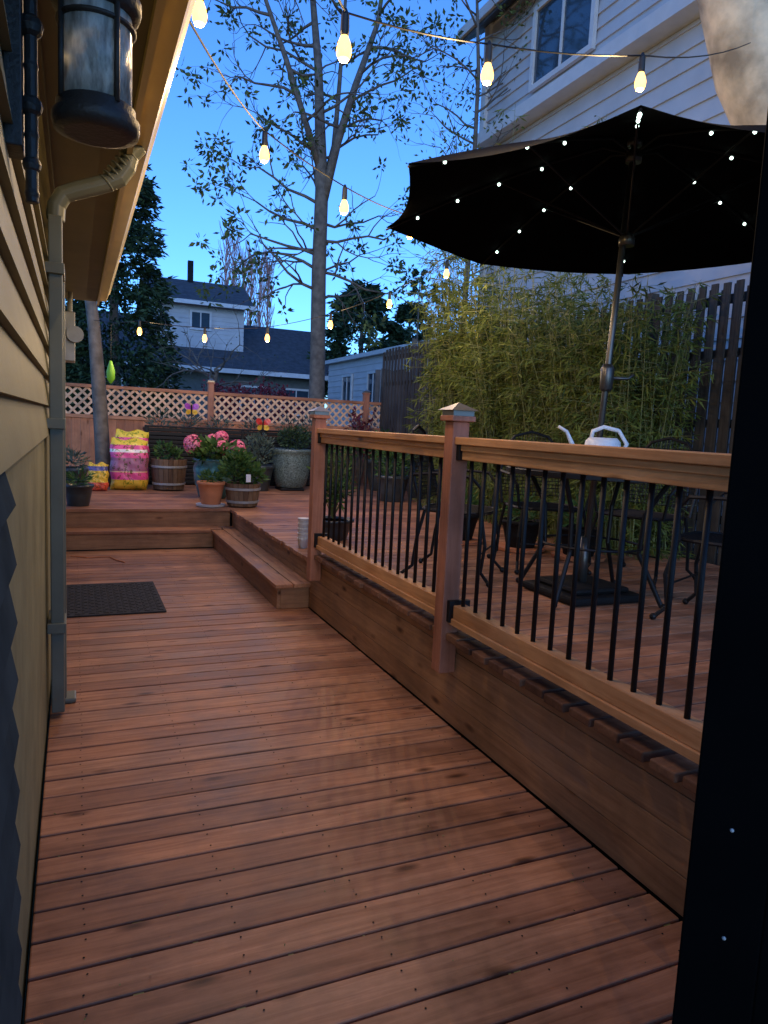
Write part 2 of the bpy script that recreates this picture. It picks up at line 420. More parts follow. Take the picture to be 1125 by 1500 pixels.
# ------------------------------------------------------------ open screen door, right
e=E('open_screen_door')
mb=MB(); A=Vector((.815,.698,0)); d=Vector((.62,-.78,0)).normalized()
def dz(mb,s0,s1,z0,z1,t=.035):
    mb.seg(A+d*s0+Vector((0,0,(z0+z1)/2)),A+d*s1+Vector((0,0,(z0+z1)/2)),t,(z1-z0),(0,0,1))
dz(mb,0,.10,.01,2.3); dz(mb,.78,.88,.01,2.3); dz(mb,.1,.78,.01,.25); dz(mb,.1,.78,2.1,2.3); dz(mb,.1,.78,.95,1.05); dz(mb,.1,.78,.25,2.1,.008)
mb.obj('frame_and_screen','door',e,bevel=.003)
mb=MB()
for z,k in ((.42,.035),(.86,.055),(1.02,.05)): 
    p=A+d*k+Vector((-.0135,-.0107,z)); mb.ball(p,.0030,8)
mb.obj('screws','galv',e)

# ------------------------------------------------------------ doormat
mb=MB(); mb.box(-.09,.665,5.76,6.86,.004,.014)
for i in range(14):
    for j in range(20):
        x=-.06+i*.051; y=5.80+j*.052; 
        if (i+j)%2: mb.box(x,x+.042,y,y+.018,.014,.018)
        else: mb.box(x,x+.018,y,y+.042,.014,.018)
mb.obj('doormat','mat')

# ------------------------------------------------------------ pots & plants
def pot(name,x,y,z,r,h,mat,prof=None,rim=.02):
    e=E(name)
    if prof is None: prof=[(.68,0),(.72,.02),(.86,.5),(.98,.86),(1.06,.88),(1.06,1),(.94,1),(.92,.9)]
    mb=MB(); mb.lathe(x,y,[(a*r,b*h) for a,b in prof],28,z); mb.obj('pot',mat,e,smooth=True)
    MB().lathe(x,y,[(.9*r,h*.87),(.9*r,h*.9)],20,z).obj('soil','soil',e)
    return e
def tuft(mb,c,rx,rz,n,L,w,up=.5):
    for _ in range(n):
        v=rv(); p=Vector(c)+Vector((v.x*rx,v.y*rx,v.z*rz))*R.random()**.4
        d=Vector((v.x,v.y,v.z*.5+up)); d+=rv()*.6
        mb.leaf(p,d,L*R.uniform(.6,1.3),w*R.uniform(.7,1.2))
e=pot('terracotta_pot',1.60,9.24,ZU+.03,.17,.29,'terra')
MB().lathe(1.60,9.24,[(.15,0),(.18,.005),(.19,.03),(.17,.028)],24,ZU+.002).obj('saucer','cups',e)
mb=MB(); tuft(mb,(1.60,9.24,ZU+.37),.14,.07,160,.07,.03); mb.obj('plant','plant',e)
def barrel(name,x,y,r,h,leafs,mat='plant'):
    e=E(name); mb=MB()
    for k in range(22):
        t0=2*math.pi*k/22; t1=2*math.pi*(k+.93)/22; o=len(mb.v)
        for rr,zz in ((.84,0),(.93,.5),(1,1)):
            for t in (t0,t1):
                for q in (0,.025): mb.v.append((x+(r*rr-q)*math.cos(t),y+(r*rr-q)*math.sin(t),ZU+.02+zz*h))
        for i in range(2):
            b=o+4*i; mb.f+=[(b,b+2,b+6,b+4),(b+1,b+5,b+7,b+3),(b,b+4,b+5,b+1),(b+2,b+3,b+7,b+6)]
        mb.f+=[(o+8,o+10,o+11,o+9)]
    mb.obj('staves','barrel',e)
    mb=MB()
    for zz,rr in ((.18,.885),(.75,.975)): mb.lathe(x,y,[(r*rr,zz*h-.015),(r*rr+.008,zz*h-.012),(r*rr+.01,zz*h+.015),(r*rr,zz*h+.018)],28,ZU+.02)
    mb.obj('hoops','galv',e)
    MB().lathe(x,y,[(.8*r,.0),(.93*r,h*.9)],20,ZU+.02).obj('soil','soil',e)
    mb=MB(); 
    for c,rx,rz,n in leafs: tuft(mb,c,rx,rz,n,.09,.045)
    mb.obj('plant',mat,e); return e
e=barrel('barrel_planter',2.0,9.2,.23,.29,[((1.93,9.2,ZU+.48),.22,.17,360),((2.12,9.2,ZU+.42),.16,.12,200),((1.95,9.15,ZU+.62),.16,.08,160)])
MB().box(1.99,2.05,8.965,8.97,ZU+.34,ZU+.44).obj('plant_tag','plastic',e)
barrel('barrel_planter',1.32,11.35,.27,.46,[((1.25,11.35,ZU+.60),.16,.12,120),((1.42,11.35,ZU+.55),.1,.08,70)])
e=pot('hydrangea_pot',1.80,10.25,ZU,.28,.56,'teal',[(.6,0),(.7,.03),(.95,.45),(1,.75),(.9,.92),(1.02,.96),(1.02,1),(.88,1),(.86,.9)])
mb=MB(); tuft(mb,(1.82,10.2,ZU+.66),.36,.14,460,.13,.075,.2); mb.obj('leaves','plant',e)
mb=MB()
for c,rr in (((1.50,10.15,1.20),.14),((1.88,10.1,1.16),.11),((2.10,10.12,1.16),.13),((1.92,10.3,1.30),.10),((1.80,10.35,1.27),.08)):
    for _ in range(330):
        v=rv(); p=Vector(c)+v*rr*R.uniform(.85,1); tdir=v.cross(rv()).normalized(); s2=v.cross(tdir)
        q=.021; mb.quad(p+tdir*q,p+s2*q*.8+v*.004,p-tdir*q,p-s2*q*.8)
mb.obj('flowers','pink',e)
e=pot('glazed_pot',3.32,11.55,ZU+.05,.35,.64,'greyglaze',[(.62,0),(.7,.02),(.85,.3),(.97,.8),(.95,.88),(1.06,.93),(1.06,1),(.9,1),(.88,.9)])
MB().box(3.1,3.5,11.35,11.75,ZU+.002,ZU+.045).obj('pot_dolly','black',e,bevel=.01)
mb=MB(); tuft(mb,(3.35,11.5,ZU+.85),.28,.2,800,.06,.03); mb.obj('shrub','ever',e)
e=pot('glazed_pot',2.72,11.4,ZU,.25,.42,'dpot'); mb=MB(); tuft(mb,(2.72,11.4,ZU+.65),.3,.26,700,.07,.03); mb.obj('shrub','sage',e)
e=pot('dark_planter_pot',.03,9.3,ZU,.17,.26,'dpot'); mb=MB(); tuft(mb,(.03,9.3,ZU+.33),.13,.09,110,.09,.025); mb.obj('plant','plant',e)
e=pot('dark_planter_pot',-.05,10.2,ZU,.2,.4,'dpot'); mb=MB(); tuft(mb,(-.05,10.2,ZU+.5),.18,.15,160,.11,.03); mb.obj('plant','sage',e)
for x,y,r,h,ms in ((5.0,11.6,.3,.55,'plant'),(5.75,11.4,.26,.4,'sage'),(4.45,9.9,.25,.4,'plant'),(5.2,10.4,.3,.5,'sage'),(4.3,11.8,.22,.5,'plant')):
    e=pot('patio_pot',x,y,ZU,r,h,'dpot'); mb=MB(); tuft(mb,(x,y,ZU+h+.22),r*1.2,.3,500,.1,.035); mb.obj('plant',ms,e)
e=pot('leafy_planter',2.32,6.55,ZU,.2,.2,'dpot'); mb=MB(); sb=MB()
for _ in range(26):
    a=R.uniform(0,6.28); k=R.uniform(.05,.22); h=R.uniform(.35,.72)
    p0=Vector((2.32,6.55,ZU+.2)); p1=p0+Vector((k*math.cos(a),k*math.sin(a),h)); sb.tube([p0,p1],[.006,.003],4)
    for t in range(14):
        q=p0.lerp(p1,R.uniform(.3,1)); mb.leaf(q,rv()+Vector((0,0,.4)),.11,.025)
mb.obj('leaves','plant',e); sb.obj('stems','cane',e)
for x,y in ((3.55,6.2),(3.95,5.7),(4.25,5.2)):
    e=pot('black_nursery_pot',x,y,ZU+.035,.19,.26,'blackm'); MB().lathe(x,y,[(.2,0),(.24,.005),(.25,.035),(.22,.033)],24,ZU+.002).obj('saucer','terra',e)
    mb=MB(); tuft(mb,(x,y,ZU+.4),.17,.12,160,.1,.025); mb.obj('plant','plant',e)
e=E('stacked_cups'); mb=MB()
for i in range(5): mb.lathe(1.88,6.08,[(.04,0),(.052,.085),(.056,.088),(.054,.09),(.045,.085)],20,ZU+.002+i*.045)
mb.obj('cups','cups',e,smooth=True)
def bag(name,x,y,w,h,t,mat):
    mb=MB(); nx,nz=16,20
    for side in (-1,1):
        o=len(mb.v)
        for j in range(nz+1):
            for i in range(nx+1):
                u=i/nx*2-1; v=j/nz*2-1
                th=t*(max(0,1-u**4)*max(0,1-v**6))**.5*(1-.25*v)
                th+=.018*math.sin(u*9+v*4)*(1-abs(u))+.012*math.sin(v*17+u*5)
                mb.v.append((x+u*w/2*(1-.05*v*v)+.01*math.sin(v*8),y+side*th*.5+(v*.03 if v>.6 else 0),ZU+.004+(v+1)/2*h+(.02*math.sin(u*5) if j==nz else 0)))
        for j in range(nz):
            for i in range(nx):
                a=o+j*(nx+1)+i; q=(a,a+1,a+nx+2,a+nx+1); mb.f.append(q if side<0 else q[::-1])
    mb.obj(name,mat,None,smooth=True)
bag('potting_soil_bag',.74,11.3,.54,.76,.24,'bag')
bag('fertilizer_bag',.30,11.1,.28,.40,.14,'bag2')
bag('potting_soil_bag',.80,11.62,.5,.88,.2,'bag')
# raised bed, corrugated
e=E('corrugated_raised_bed'); mb=MB()
for i in range(14):
    z=ZU+.02+i*.066; mb.box(1.05,4.2,12.18-(.014 if i%2 else 0),12.24,z,z+.06); 
    mb.box(1.05,1.09,12.2,12.78,z,z+.06)
mb.box(1.03,1.09,12.15,12.26,ZU,ZU+.97); mb.box(4.17,4.23,12.15,12.26,ZU,ZU+.97); mb.box(2.6,2.65,12.15,12.2,ZU,ZU+.95); mb.box(1.03,4.23,12.15,12.22,ZU+.945,ZU+.975)
mb.obj('panels','black',e,bevel=.01)
MB().box(1.1,4.2,12.25,12.8,ZU,ZU+.85).obj('soil','soil',e)
mb=MB()
for x in (1.3,1.75,2.3,2.9,3.5,3.9): tuft(mb,(x,12.5,ZU+1.0),.22,R.uniform(.12,.3),150,.1,.025)
mb.obj('bed_plants','sage',e)
def butterfly(x,y,z,ma,mb2,s=.16):
    e=E('butterfly_garden_stake'); st=MB(); st.tube([(x,y+.01,ZU+.9),(x,y+.01,z)],.006,6); st.tube([(x,y-.02,z-.1*s/.16),(x,y-.02,z+.1*s/.16)],.012,8); st.obj('stake','black',e)
    for nm,mt,sc2 in (('upper_wings',ma,1),('lower_wings',mb2,-1)):
        w=MB()
        for sd in (-1,1):
            pts=[(x,y,z)]
            for k in range(9):
                t=k/8; ang=(.05+1.25*t)*(1 if sc2>0 else -1)
                rr=s*(1.0 if sc2>0 else .8)*(.65+.45*math.sin(math.pi*t))
                pts.append((x+sd*rr*math.cos(ang),y-.05*abs(math.cos(ang)),z+rr*math.sin(ang)))
            w.quad(*pts)
        w.obj(nm,mt,e)
butterfly(1.78,12.3,1.70,'purple','yel',.13); butterfly(2.95,12.1,1.50,'red','yel',.14)
e=E('red_leaf_shrub'); mb=MB(); sb=MB()
for _ in range(22):
    a=R.uniform(0,6.28); k=R.uniform(.05,.3); p0=Vector((4.85,12.3,ZU)); p1=p0+Vector((k*math.cos(a),k*math.sin(a),R.uniform(1.0,1.55))); sb.tube([p0,p1],[.01,.004],4)
    for t in range(14): mb.leaf(p0.lerp(p1,R.uniform(.5,1)),rv(),.11,.05)
sb.obj('stems','bark',e); mb.obj('leaves','redleaf',e)
e=E('hanging_glass_ornament'); MB().lathe(.44,10.4,[(.01,-.16),(.05,-.1),(.055,0),(.035,.08),(.015,.14)],14,2.13).obj('glass','greenglass',e,smooth=True)
MB().tube([(.44,10.4,2.26),(.44,10.4,2.75)],.003,4).obj('cord','black',e)
mb=MB(); mb.tube([(-.05+.09*i+.03*math.sin(i*2),8.3-.12*math.sin(i*1.3)*i*.2-.05*i,.009) for i in range(7)],.006,6); mb.obj('extension_cord','terra')

# ------------------------------------------------------------ back fence with lattice
e=E('lattice_fence')
pb=MB(); cb=MB(); la=MB(); po=MB(); cm=MB()
x=-1.6
while x<5.95:
    pb.box(x,x+.137,12.98,13.0,-.2,1.48); x+=.14
xs=[-.77,2.21,5.19,6.05]
for px in xs:
    po.box(px-.05,px+.05,12.93,13.05,-.3,2.18); cap(po,cm,px,12.99,2.18,.06)
xs2=[-1.6]+xs
for a,bx in zip(xs2[:-1],xs2[1:]):
    a+=.052; bx-=.052
    cb.box(a,bx,12.95,13.03,1.482,1.54); cb.box(a,bx,12.95,13.03,1.985,2.04)
    z0,z1=1.54,1.985; H=z1-z0; sp=.15
    c=a-H
    while c<bx:
        xa,xb=max(a,c),min(bx,c+H)
        if xb-xa>.02: la.seg((xa,12.985,z0+xa-c),(xb,12.985,z0+xb-c),.038,.008)
        if xb-xa>.02: la.seg((xa,12.995,z1-(xa-c)),(xb,12.995,z1-(xb-c)),.038,.008)
        c+=sp
pb.obj('fence_boards','fence',e); cb.obj('fence_rails','fencex',e,bevel=.004); la.obj('lattice','lattice',e); po.obj('fence_posts','post',e,bevel=.004); cm.obj('fence_post_caps','cap',e)
e=MB()
for i in range(6): e.box(6.12+.115*i,6.15+.115*i,12.7,12.72,.3,2.5)
for i in range(13): e.box(6.10,6.76,12.68,12.699,.5+.16*i,.53+.16*i)
e.obj('garden_trellis','trellis')
e=MB(); x=6.2
while x<9.4:
    h=2.85 if x<7.05 else 3.6
    e.box(x,x+.12,15.0,15.025,-.3,h+R.uniform(-.04,.04)); x+=.145
e.obj('grey_board_fence','oldfence2')

# right fence
e=E('weathered_fence'); mb=MB(); y=1.0
while y<13:
    mb.box(5.50,5.522,y,y+.11,-.3,2.35); 
    mb.box(5.50,5.52,y,y+.075,2.35,3.03+R.uniform(-.03,.03))
    mb.box(5.53,5.55,y+.07,y+.12,2.30,3.0+R.uniform(-.03,.03)); y+=.14
mb.obj('boards','oldfence',e)
mb=MB()
for z in (.8,1.7,2.35,2.85): mb.box(5.555,5.60,1,13,z,z+.08)
for y in (1.2,3.6,6,8.4,10.8): mb.box(5.60,5.70,y,y+.1,-.3,3.1)
mb.obj('rails','oldfence',e)

# ------------------------------------------------------------ bamboo
e=E('bamboo_hedge'); cn=MB(); lf=MB()
for i in range(350):
    y=R.uniform(5.15,9.45); x=R.uniform(4.7,5.35)
    f=(y-5.0)/4.6
    top=2.75+1.0*f+R.uniform(-.7,.45)+.18*math.sin(y*3.1)
    tall= (R.random()<.09 and y>6.8)
    if tall: top+=R.uniform(.6,2.0)
    a=R.uniform(0,6.28); lean=R.uniform(.1,.5)
    if x<5: a=R.uniform(2.6,4.4)
    pts=[]; H=top-ZU
    for k in range(7):
        t=k/6; off=lean*t*t*1.1
        pts.append(Vector((x+off*math.cos(a),y+off*math.sin(a),ZU-.3+(H+.3)*(t-.06*t**3*lean*2))))
    cn.tube(pts,[.008*(1-.75*k/6) for k in range(7)],5)
    ns=32 if not tall else 20
    for _ in range(ns):
        t=R.random()**.95*.9+.1
        k=min(int(t*6),5); q=pts[k].lerp(pts[k+1],t*6-k)
        br=rv(); br.z=abs(br.z)*.3; tip=q+br*R.uniform(.08,.34 if not tall else .18)
        cn.tube([q,tip],[.0025,.0012],3)
        for _ in range(6):
            d=rv()*.75+Vector((br.x*.8,br.y*.8,-.5))
            lf.leaf(q.lerp(tip,R.uniform(.5,1.05)),d,R.uniform(.07,.16),R.uniform(.012,.021))
cn.obj('canes','cane',e); lf.obj('leaves','bam',e)

# ------------------------------------------------------------ trees
def grow(mb,lv,p,d,L,r,dep,leafn=10,ls=.09,up=.12,wig=.22,nseg=4,cl=.16,pr=.8):
    pts=[Vector(p)]; d=Vector(d).normalized(); ds=[d]
    for i in range(nseg):
        d=(d+rv()*wig+Vector((0,0,up))).normalized(); pts.append(pts[-1]+d*L/nseg); ds.append(d)
    mb.tube(pts,[r*(1-.55*i/nseg) for i in range(nseg+1)],6 if r>.03 else 4)
    if dep<=0:
        if R.random()<pr:
            for _ in range(leafn):
                v=rv(); lv.leaf(pts[-1]+v*cl*R.random(),v+Vector((0,0,-.1)),ls*R.uniform(.6,1.3),ls*.5)
        return
    nch=3 if dep>1 else 4
    for k in range(nch):
        i=R.randint(1,nseg) if k else nseg
        nd=(ds[i]+rv()*.85).normalized()
        grow(mb,lv,pts[i],nd,L*R.uniform(.5,.75),r*(1-.55*i/nseg)*.72,dep-1,leafn,ls,up,wig,nseg,cl,pr)
e=E('deciduous_tree'); mb=MB(); lv=MB(); TY=14.5
trunk=[(4.66,TY,-.3),(4.68,TY,1.5),(4.66,TY,3.0),(4.62,TY,4.66),(4.62,TY,6.28),(4.46,TY,8.6),(4.35,TY+.2,10),(4.2,TY,12)]
mb.tube(trunk,[.23,.185,.165,.155,.14,.085,.06,.03],10)
l1=[(4.62,TY,5.9),(4.85,TY-.2,7.2),(5.15,TY-.3,8.3),(5.6,TY-.2,9.6),(5.9,TY,11.5)]
l2=[(4.6,TY,6.6),(4.2,TY-.1,7.5),(3.75,TY-.2,8.5),(3.3,TY-.2,9.5),(2.9,TY,11)]
l3=[(4.62,TY,6.2),(4.95,TY+.3,7.3),(5.05,TY+.4,8.6),(5.1,TY+.3,10.8)]
mb.tube(l1,[.10,.085,.07,.05,.03],8); mb.tube(l2,[.08,.065,.055,.04,.03],8); mb.tube(l3,[.07,.06,.045,.03],8)
def along(path,t):
    k=min(int(t*(len(path)-1)),len(path)-2); return Vector(path[k]).lerp(Vector(path[k+1]),t*(len(path)-1)-k)
for path,n,t0,L in ((trunk,12,.42,1.3),(l1,7,.2,1.2),(l2,7,.25,1.15),(l3,5,.3,.9)):
    for i in range(n):
        t=t0+(1-t0)*i/n; p=along(path,t)
        a=R.uniform(0,6.28); side=Vector((math.cos(a)*1.3,math.sin(a)*.6,R.uniform(-.1,.5)))
        grow(mb,lv,p,side,L*R.uniform(.8,1.25),.032,2,12,.13,.03,.36,4,.15,.65)
for sx,z in ((-1,4.3),(1,4.1),(-1,5.0),(1,4.7),(-1,5.5),(1,5.3),(-1,6.0),(-1,4.7)):
    grow(mb,lv,(4.62,TY,z),(sx,R.uniform(-.3,.3),.25),1.45,.036,2,18,.13,.0,.34,4,.17,.85)
mb.obj('trunk_and_limbs','bark',e,smooth=True); lv.obj('leaves','leafy',e)
e=E('deciduous_tree'); mb=MB(); lv=MB()
tr=[(7.0,12.6,-.3),(6.95,12.5,3),(6.9,12.3,5.5),(6.7,12,8),(6.5,12,10)]
mb.tube(tr,[.07,.06,.05,.035,.02],8)
for i in range(22):
    p=along(tr,.40+.57*i/22); a=R.uniform(0,6.28)
    grow(mb,lv,p,(math.cos(a),math.sin(a),.4),R.uniform(.8,1.3),.022,2,6,.09,.08,.28)
mb.obj('trunk_and_limbs','bark',e,smooth=True); lv.obj('leaves','leafy',e)
e=E('small_tree'); mb=MB(); lv=MB()
mb.tube([(.42,11.9,ZU-.3),(.38,11.9,1.1),(.33,11.92,2.0),(.26,11.9,2.9),(.1,12.0,4.2)],[.125,.11,.105,.09,.07],10)
for i in range(5): grow(mb,lv,(.18,11.9,3.4+.15*i),(R.uniform(-1,.0),R.uniform(-.3,1),.6),.7,.03,1,8)
mb.obj('trunk','bark',e,smooth=True); lv.obj('leaves','leafy',e)
e=E('sycamore_tree'); mb=MB()
mb.tube([(6.55,4.3,-.3),(6.5,4.4,2.5),(6.25,4.6,3.6),(5.95,4.8,4.3),(5.6,4.95,4.9),(5.3,5.0,5.6),(5.2,5.1,6.8),(5.1,5.3,8.5)],[.5,.46,.42,.38,.36,.34,.3,.2],20)
mb.tube([(6.3,4.5,3.5),(6.7,4.3,4.8),(7.0,4.0,7)],[.3,.25,.15],12)
mb.obj('trunk','paleb',e,smooth=True)
lv=MB(); mb=MB()
for i in range(8): grow(mb,lv,(5.15,5.2,7+.2*i),(R.uniform(-1,.4),R.uniform(-.5,1),.1),1.2,.04,2,6)
mb.obj('limbs','bark',e); lv.obj('leaves','leafy',e)

def conifer(name,x,y,z0,z1,r,n,L=.22,pw=.7,mat='ever',g=None):
    e=E(name); t=MB(); t.tube([(x,y,-.35),(x,y,z1*.95)],[r*.12+.05,.02],8); t.obj('trunk','bark',e); lv=MB()
    cl=max(40,n//45)
    for _ in range(cl):
        h=R.random()**1.1; z=z0+(z1-z0)*h; rr=r*(1-h)**pw*R.uniform(.5,1.1)**.8; a=R.uniform(0,6.28)
        c=Vector((x+rr*math.cos(a),y+rr*math.sin(a),z)); s=r*.26*(1-.5*h)
        for _ in range(n//cl):
            v=rv(); lv.leaf(c+Vector((v.x*s*1.3,v.y*s*1.3,v.z*s*.7))*R.random(),Vector((math.cos(a),math.sin(a),-.2))+rv()*.8,L*R.uniform(.6,1.3),L*.36)
    lv.obj('foliage',mat,e)
conifer('evergreen_tree',1.0,21.8,1.5,9.0,1.6,26000,.20,.35)
conifer('evergreen_tree',-1.2,24,1.5,11,2.0,7000,.3,.5)
conifer('evergreen_tree',13.2,34,3,8.6,2.6,8000,.4,.6)
conifer('evergreen_tree',15.6,33.5,3,7.9,1.8,5000,.35,.6)
conifer('cypress_tree',14.7,30.7,2,9.0,.6,4500,.2,.3)
conifer('cypress_tree',15.5,30.2,2,8.4,.55,3500,.2,.3)
mb=MB()
for _ in range(420):
    x=R.uniform(-30,75); y=R.uniform(70,85); h=4+2.5*math.sin(x*.23)+R.uniform(-1,1.5); c=Vector((x,y,h*R.random()))
    for _ in range(28): mb.leaf(c+rv()*1.8*R.random(),rv(),.7,.35)
mb.obj('distant_trees','ever')
e=E('distant_poplars'); mb=MB()
for x in (8.6,9.1,9.7,10.2,10.8,11.3):
    H=R.uniform(15,17.5)
    mb.tube([(x*1.35,62,0),(x*1.35,62,H)],[.12,.03],5)
    for _ in range(150):
        z=H*R.uniform(.35,.97); a=R.uniform(0,6.28); s=R.uniform(.5,1.2); l=1.8
        mb.tube([(x*1.35,62,z),(x*1.35+.5*s*math.cos(a),62+.5*s*math.sin(a),z+l*.7),(x*1.35+.6*s*math.cos(a),62+.6*s*math.sin(a),z+l)],[.03,.025,.015],3)
mb.obj('branches',plain('poplar_twigs',(.45,.25,.24),.9,.2),e)
mb=MB(); 
for _ in range(60):
    c=Vector((R.uniform(3.0,5.2),R.uniform(17,18.5),R.uniform(1.2,2.35)))
    for _ in range(55): mb.leaf(c+rv()*.32*R.random(),rv(),.09,.05)
mb.obj('red_shrub','redleaf')
e=E('fruit_tree'); mb=MB(); lv=MB(); mb.tube([(3.1,18,-.3),(3.1,18,2.2),(3.2,18,2.8)],[.1,.08,.06],8)
for i in range(9):
    a=i*.7; grow(mb,lv,(3.15,18,2.3+.06*i),(math.cos(a),math.sin(a),.25),1.1,.03,2,1,.06,.02,.3)
mb.obj('limbs','bark',e); lv.obj('leaves','leafy',e)

# ------------------------------------------------------------ buildings
def gable(mb,x0,x1,y0,y1,ze,zr,axis='x',ov=.4,t=.12):
    if axis=='x':
        ym=(y0+y1)/2; sl=(zr-ze)/(ym-y0); a,b=x0-ov,x1+ov; yl,yh=y0-ov,y1+ov; zl=ze-sl*ov
        P=[(a,yl,zl),(b,yl,zl),(b,ym,zr),(a,ym,zr),(b,yh,zl),(a,yh,zl)]
    else:
        xm=(x0+x1)/2; sl=(zr-ze)/(xm-x0); a,b=y0-ov,y1+ov; zl=ze-sl*ov
        P=[(x0-ov,a,zl),(x0-ov,b,zl),(xm,b,zr),(xm,a,zr),(x1+ov,b,zl),(x1+ov,a,zl)]
    for dz,rev in ((t,0),(0,1)):
        q=[(p[0],p[1],p[2]+dz) for p in P]
        mb.quad(q[0],q[1],q[2],q[3]); mb.quad(q[3],q[2],q[4],q[5])
    q=[(p[0],p[1],p[2]+t) for p in P]
    for i,j in ((0,1),(1,2),(2,4),(4,5),(5,3),(3,0)): mb.quad(P[i],P[j],q[j],q[i])
def window(fr,gl,axis,c,a0,a1,z0,z1,out):
    w=.09
    def bx(m,p0,p1,d0,d1,q0,q1):
        lo,hi=sorted((c+out*d0,c+out*d1))
        if axis=='x': m.box(lo,hi,p0,p1,q0,q1)
        else: m.box(p0,p1,lo,hi,q0,q1)
    bx(gl,a0,a1,.01,.03,z0,z1)
    bx(fr,a0-w,a0,.0,.07,z0-w,z1+w); bx(fr,a1,a1+w,.0,.07,z0-w,z1+w)
    bx(fr,a0,a1,.0,.07,z0-w,z0); bx(fr,a0,a1,.0,.07,z1,z1+w); m=(a0+a1)/2
    bx(fr,m-.025,m+.025,.031,.055,z0,z1)
e=E('neighbor_house')
MB().box(-4,11,33,41,-.3,4.0).obj('lower_walls','greywall',e)
mb=MB(); gable(mb,-4,11,33,41,4.0,6.3,'x',.5); gable(mb,3.3,7.3,34.2,39,6.9,8.1,'x',.45); mb.obj('roofs','shingle',e)
mb=MB(); 
z=4.5
while z<6.9: mb.box(3.3,7.3,34.2-.01,39,z,z+.17); mb.box(3.32,7.28,34.21,38.9,z+.17,z+.2); z+=.2
mb.quad((7.3,34.2,6.9),(7.3,39,6.9),(7.3,36.6,8.08)); mb.quad((11,33,4),(11,41,4),(11,37,6.28)); mb.obj('upper_walls','white',e)
mb=MB(); mb.box(-4.5,11.5,32.35,32.5,3.65,3.85); mb.box(2.85,7.75,33.68,33.74,6.68,6.86)
gl=MB(); window(mb,gl,'y',34.19,4.9,5.7,5.7,6.4,-1)
for a in (-1.5,.6,2.6,7.0,9.0): window(mb,gl,'y',33,a,a+1.2,2.0,3.1,-1)
mb.obj('trim','white2',e); gl.obj('windows','glass',e)
MB().box(5.0,5.25,36.3,36.55,7.8,9.1).obj('chimney','blackm',e)
e=E('white_garage'); mb=MB(); lapsY(mb,9.5,-1,17.5,28,0,4.0,.22,.02); mb.box(9.5,14,17.5,28,-.3,4.0); mb.obj('walls','white',e)
mb=MB(); mb.box(9.3,14.2,17.3,28.2,4.0,4.14); gl=MB()
for a in (20.3,22.6,25.2): window(mb,gl,'x',9.48,a,a+.9,2.4,3.4,-1)
mb.obj('parapet_and_trim','white2',e); gl.obj('windows','glass',e)
e=E('white_house'); mb=MB(); lapsY(mb,7.55,-1,-2,12.8,0,7.1,.26,.03); mb.box(7.56,15,-2,12.79,-.3,7.1)
lapsY(mb,7.35,-1,-2,12.8,7.3,9.35,.22,.03); mb.box(7.36,15,-2,12.79,7.3,9.35)
mb.quad((7.36,12.8,9.35),(15,12.8,9.35),(11.2,12.8,12)); mb.obj('siding_walls','white',e)
mb=MB(); mb.box(7.2,7.34,-2,12.9,7.1,7.32); mb.box(7.34,15,-2,12.85,7.11,7.3); mb.box(7.27,7.45,12.7,12.86,7.33,9.35); mb.box(7.47,7.65,12.7,12.86,-.3,7.1)
mb.box(6.85,6.93,-2.3,13.2,9.1,9.28)
gl=MB(); window(mb,gl,'x',7.32,9.6,11.1,7.55,8.75,-1); window(mb,gl,'x',7.32,5.5,7.0,7.62,8.75,-1); window(mb,gl,'x',7.52,4.0,5.3,4.6,6.0,-1)
mb.obj('trim','white2',e); gl.obj('windows','glass',e)
mb=MB(); gable(mb,7.36,15,-2,12.8,9.35,12,'y',.45); mb.obj('roof','shingle',e)

# ------------------------------------------------------------ string lights
def strand(bulbs,start,end,sagw=.06,pw=30):
    e=E('string_lights'); w=MB(); s=MB(); b=MB()
    tops=[Vector(start)]+[Vector(q)+Vector((0,0,.135)) for q in bulbs]+[Vector(end)]
    path=[]
    for a,c in zip(tops[:-1],tops[1:]):
        for k in range(6):
            t=k/6; p=a.lerp(c,t); p.z-=sagw*4*t*(1-t)*(c-a).length*.35; path.append(p)
    path.append(tops[-1]); w.tube(path,.0045,5)
    for q in bulbs:
        x,y,z=q
        s.lathe(x,y,[(.006,.15),(.017,.125),(.019,.06),(.016,.045)][::-1],12,z)
        b.lathe(x,y,[(.005,-.056),(.018,-.050),(.030,-.028),(.032,-.008),(.026,.018),(.017,.04),(.013,.05)],14,z)
        ld=bpy.data.lights.new('bulb_lamp','POINT'); ld.energy=pw; ld.color=(1,.68,.32); ld.shadow_soft_size=0
        lo=bpy.data.objects.new('bulb_lamp',ld); lo.location=(x,y,z-.075); COL.objects.link(lo); lo.parent=e
    w.obj('wire','socket',e); s.obj('sockets','socket',e); b.obj('bulbs','bulb',e,smooth=True)
strand([(.486,3.30,3.25)],(.37,2.4,3.2),(.37,3.9,3.2),.02)
strand([(1.01,2.94,3.08),(1.87,3.26,3.31),(2.93,3.38,3.56)],(.40,1.9,3.05),(5.2,4.7,4.9),.05)
strand([(1.08,4.58,3.20),(1.74,4.93,3.08),(2.60,5.67,3.20)],(.385,2.85,2.98),(3.84,7.34,3.75),.05)
strand([(3.84,7.34,3.31),(3.45,8.02,3.03),(2.97,8.76,2.82),(2.31,9.36,2.65),(1.59,9.89,2.63),(.79,10.24,2.68)],(4.6,6.9,3.9),(.26,11.8,2.95),.05)

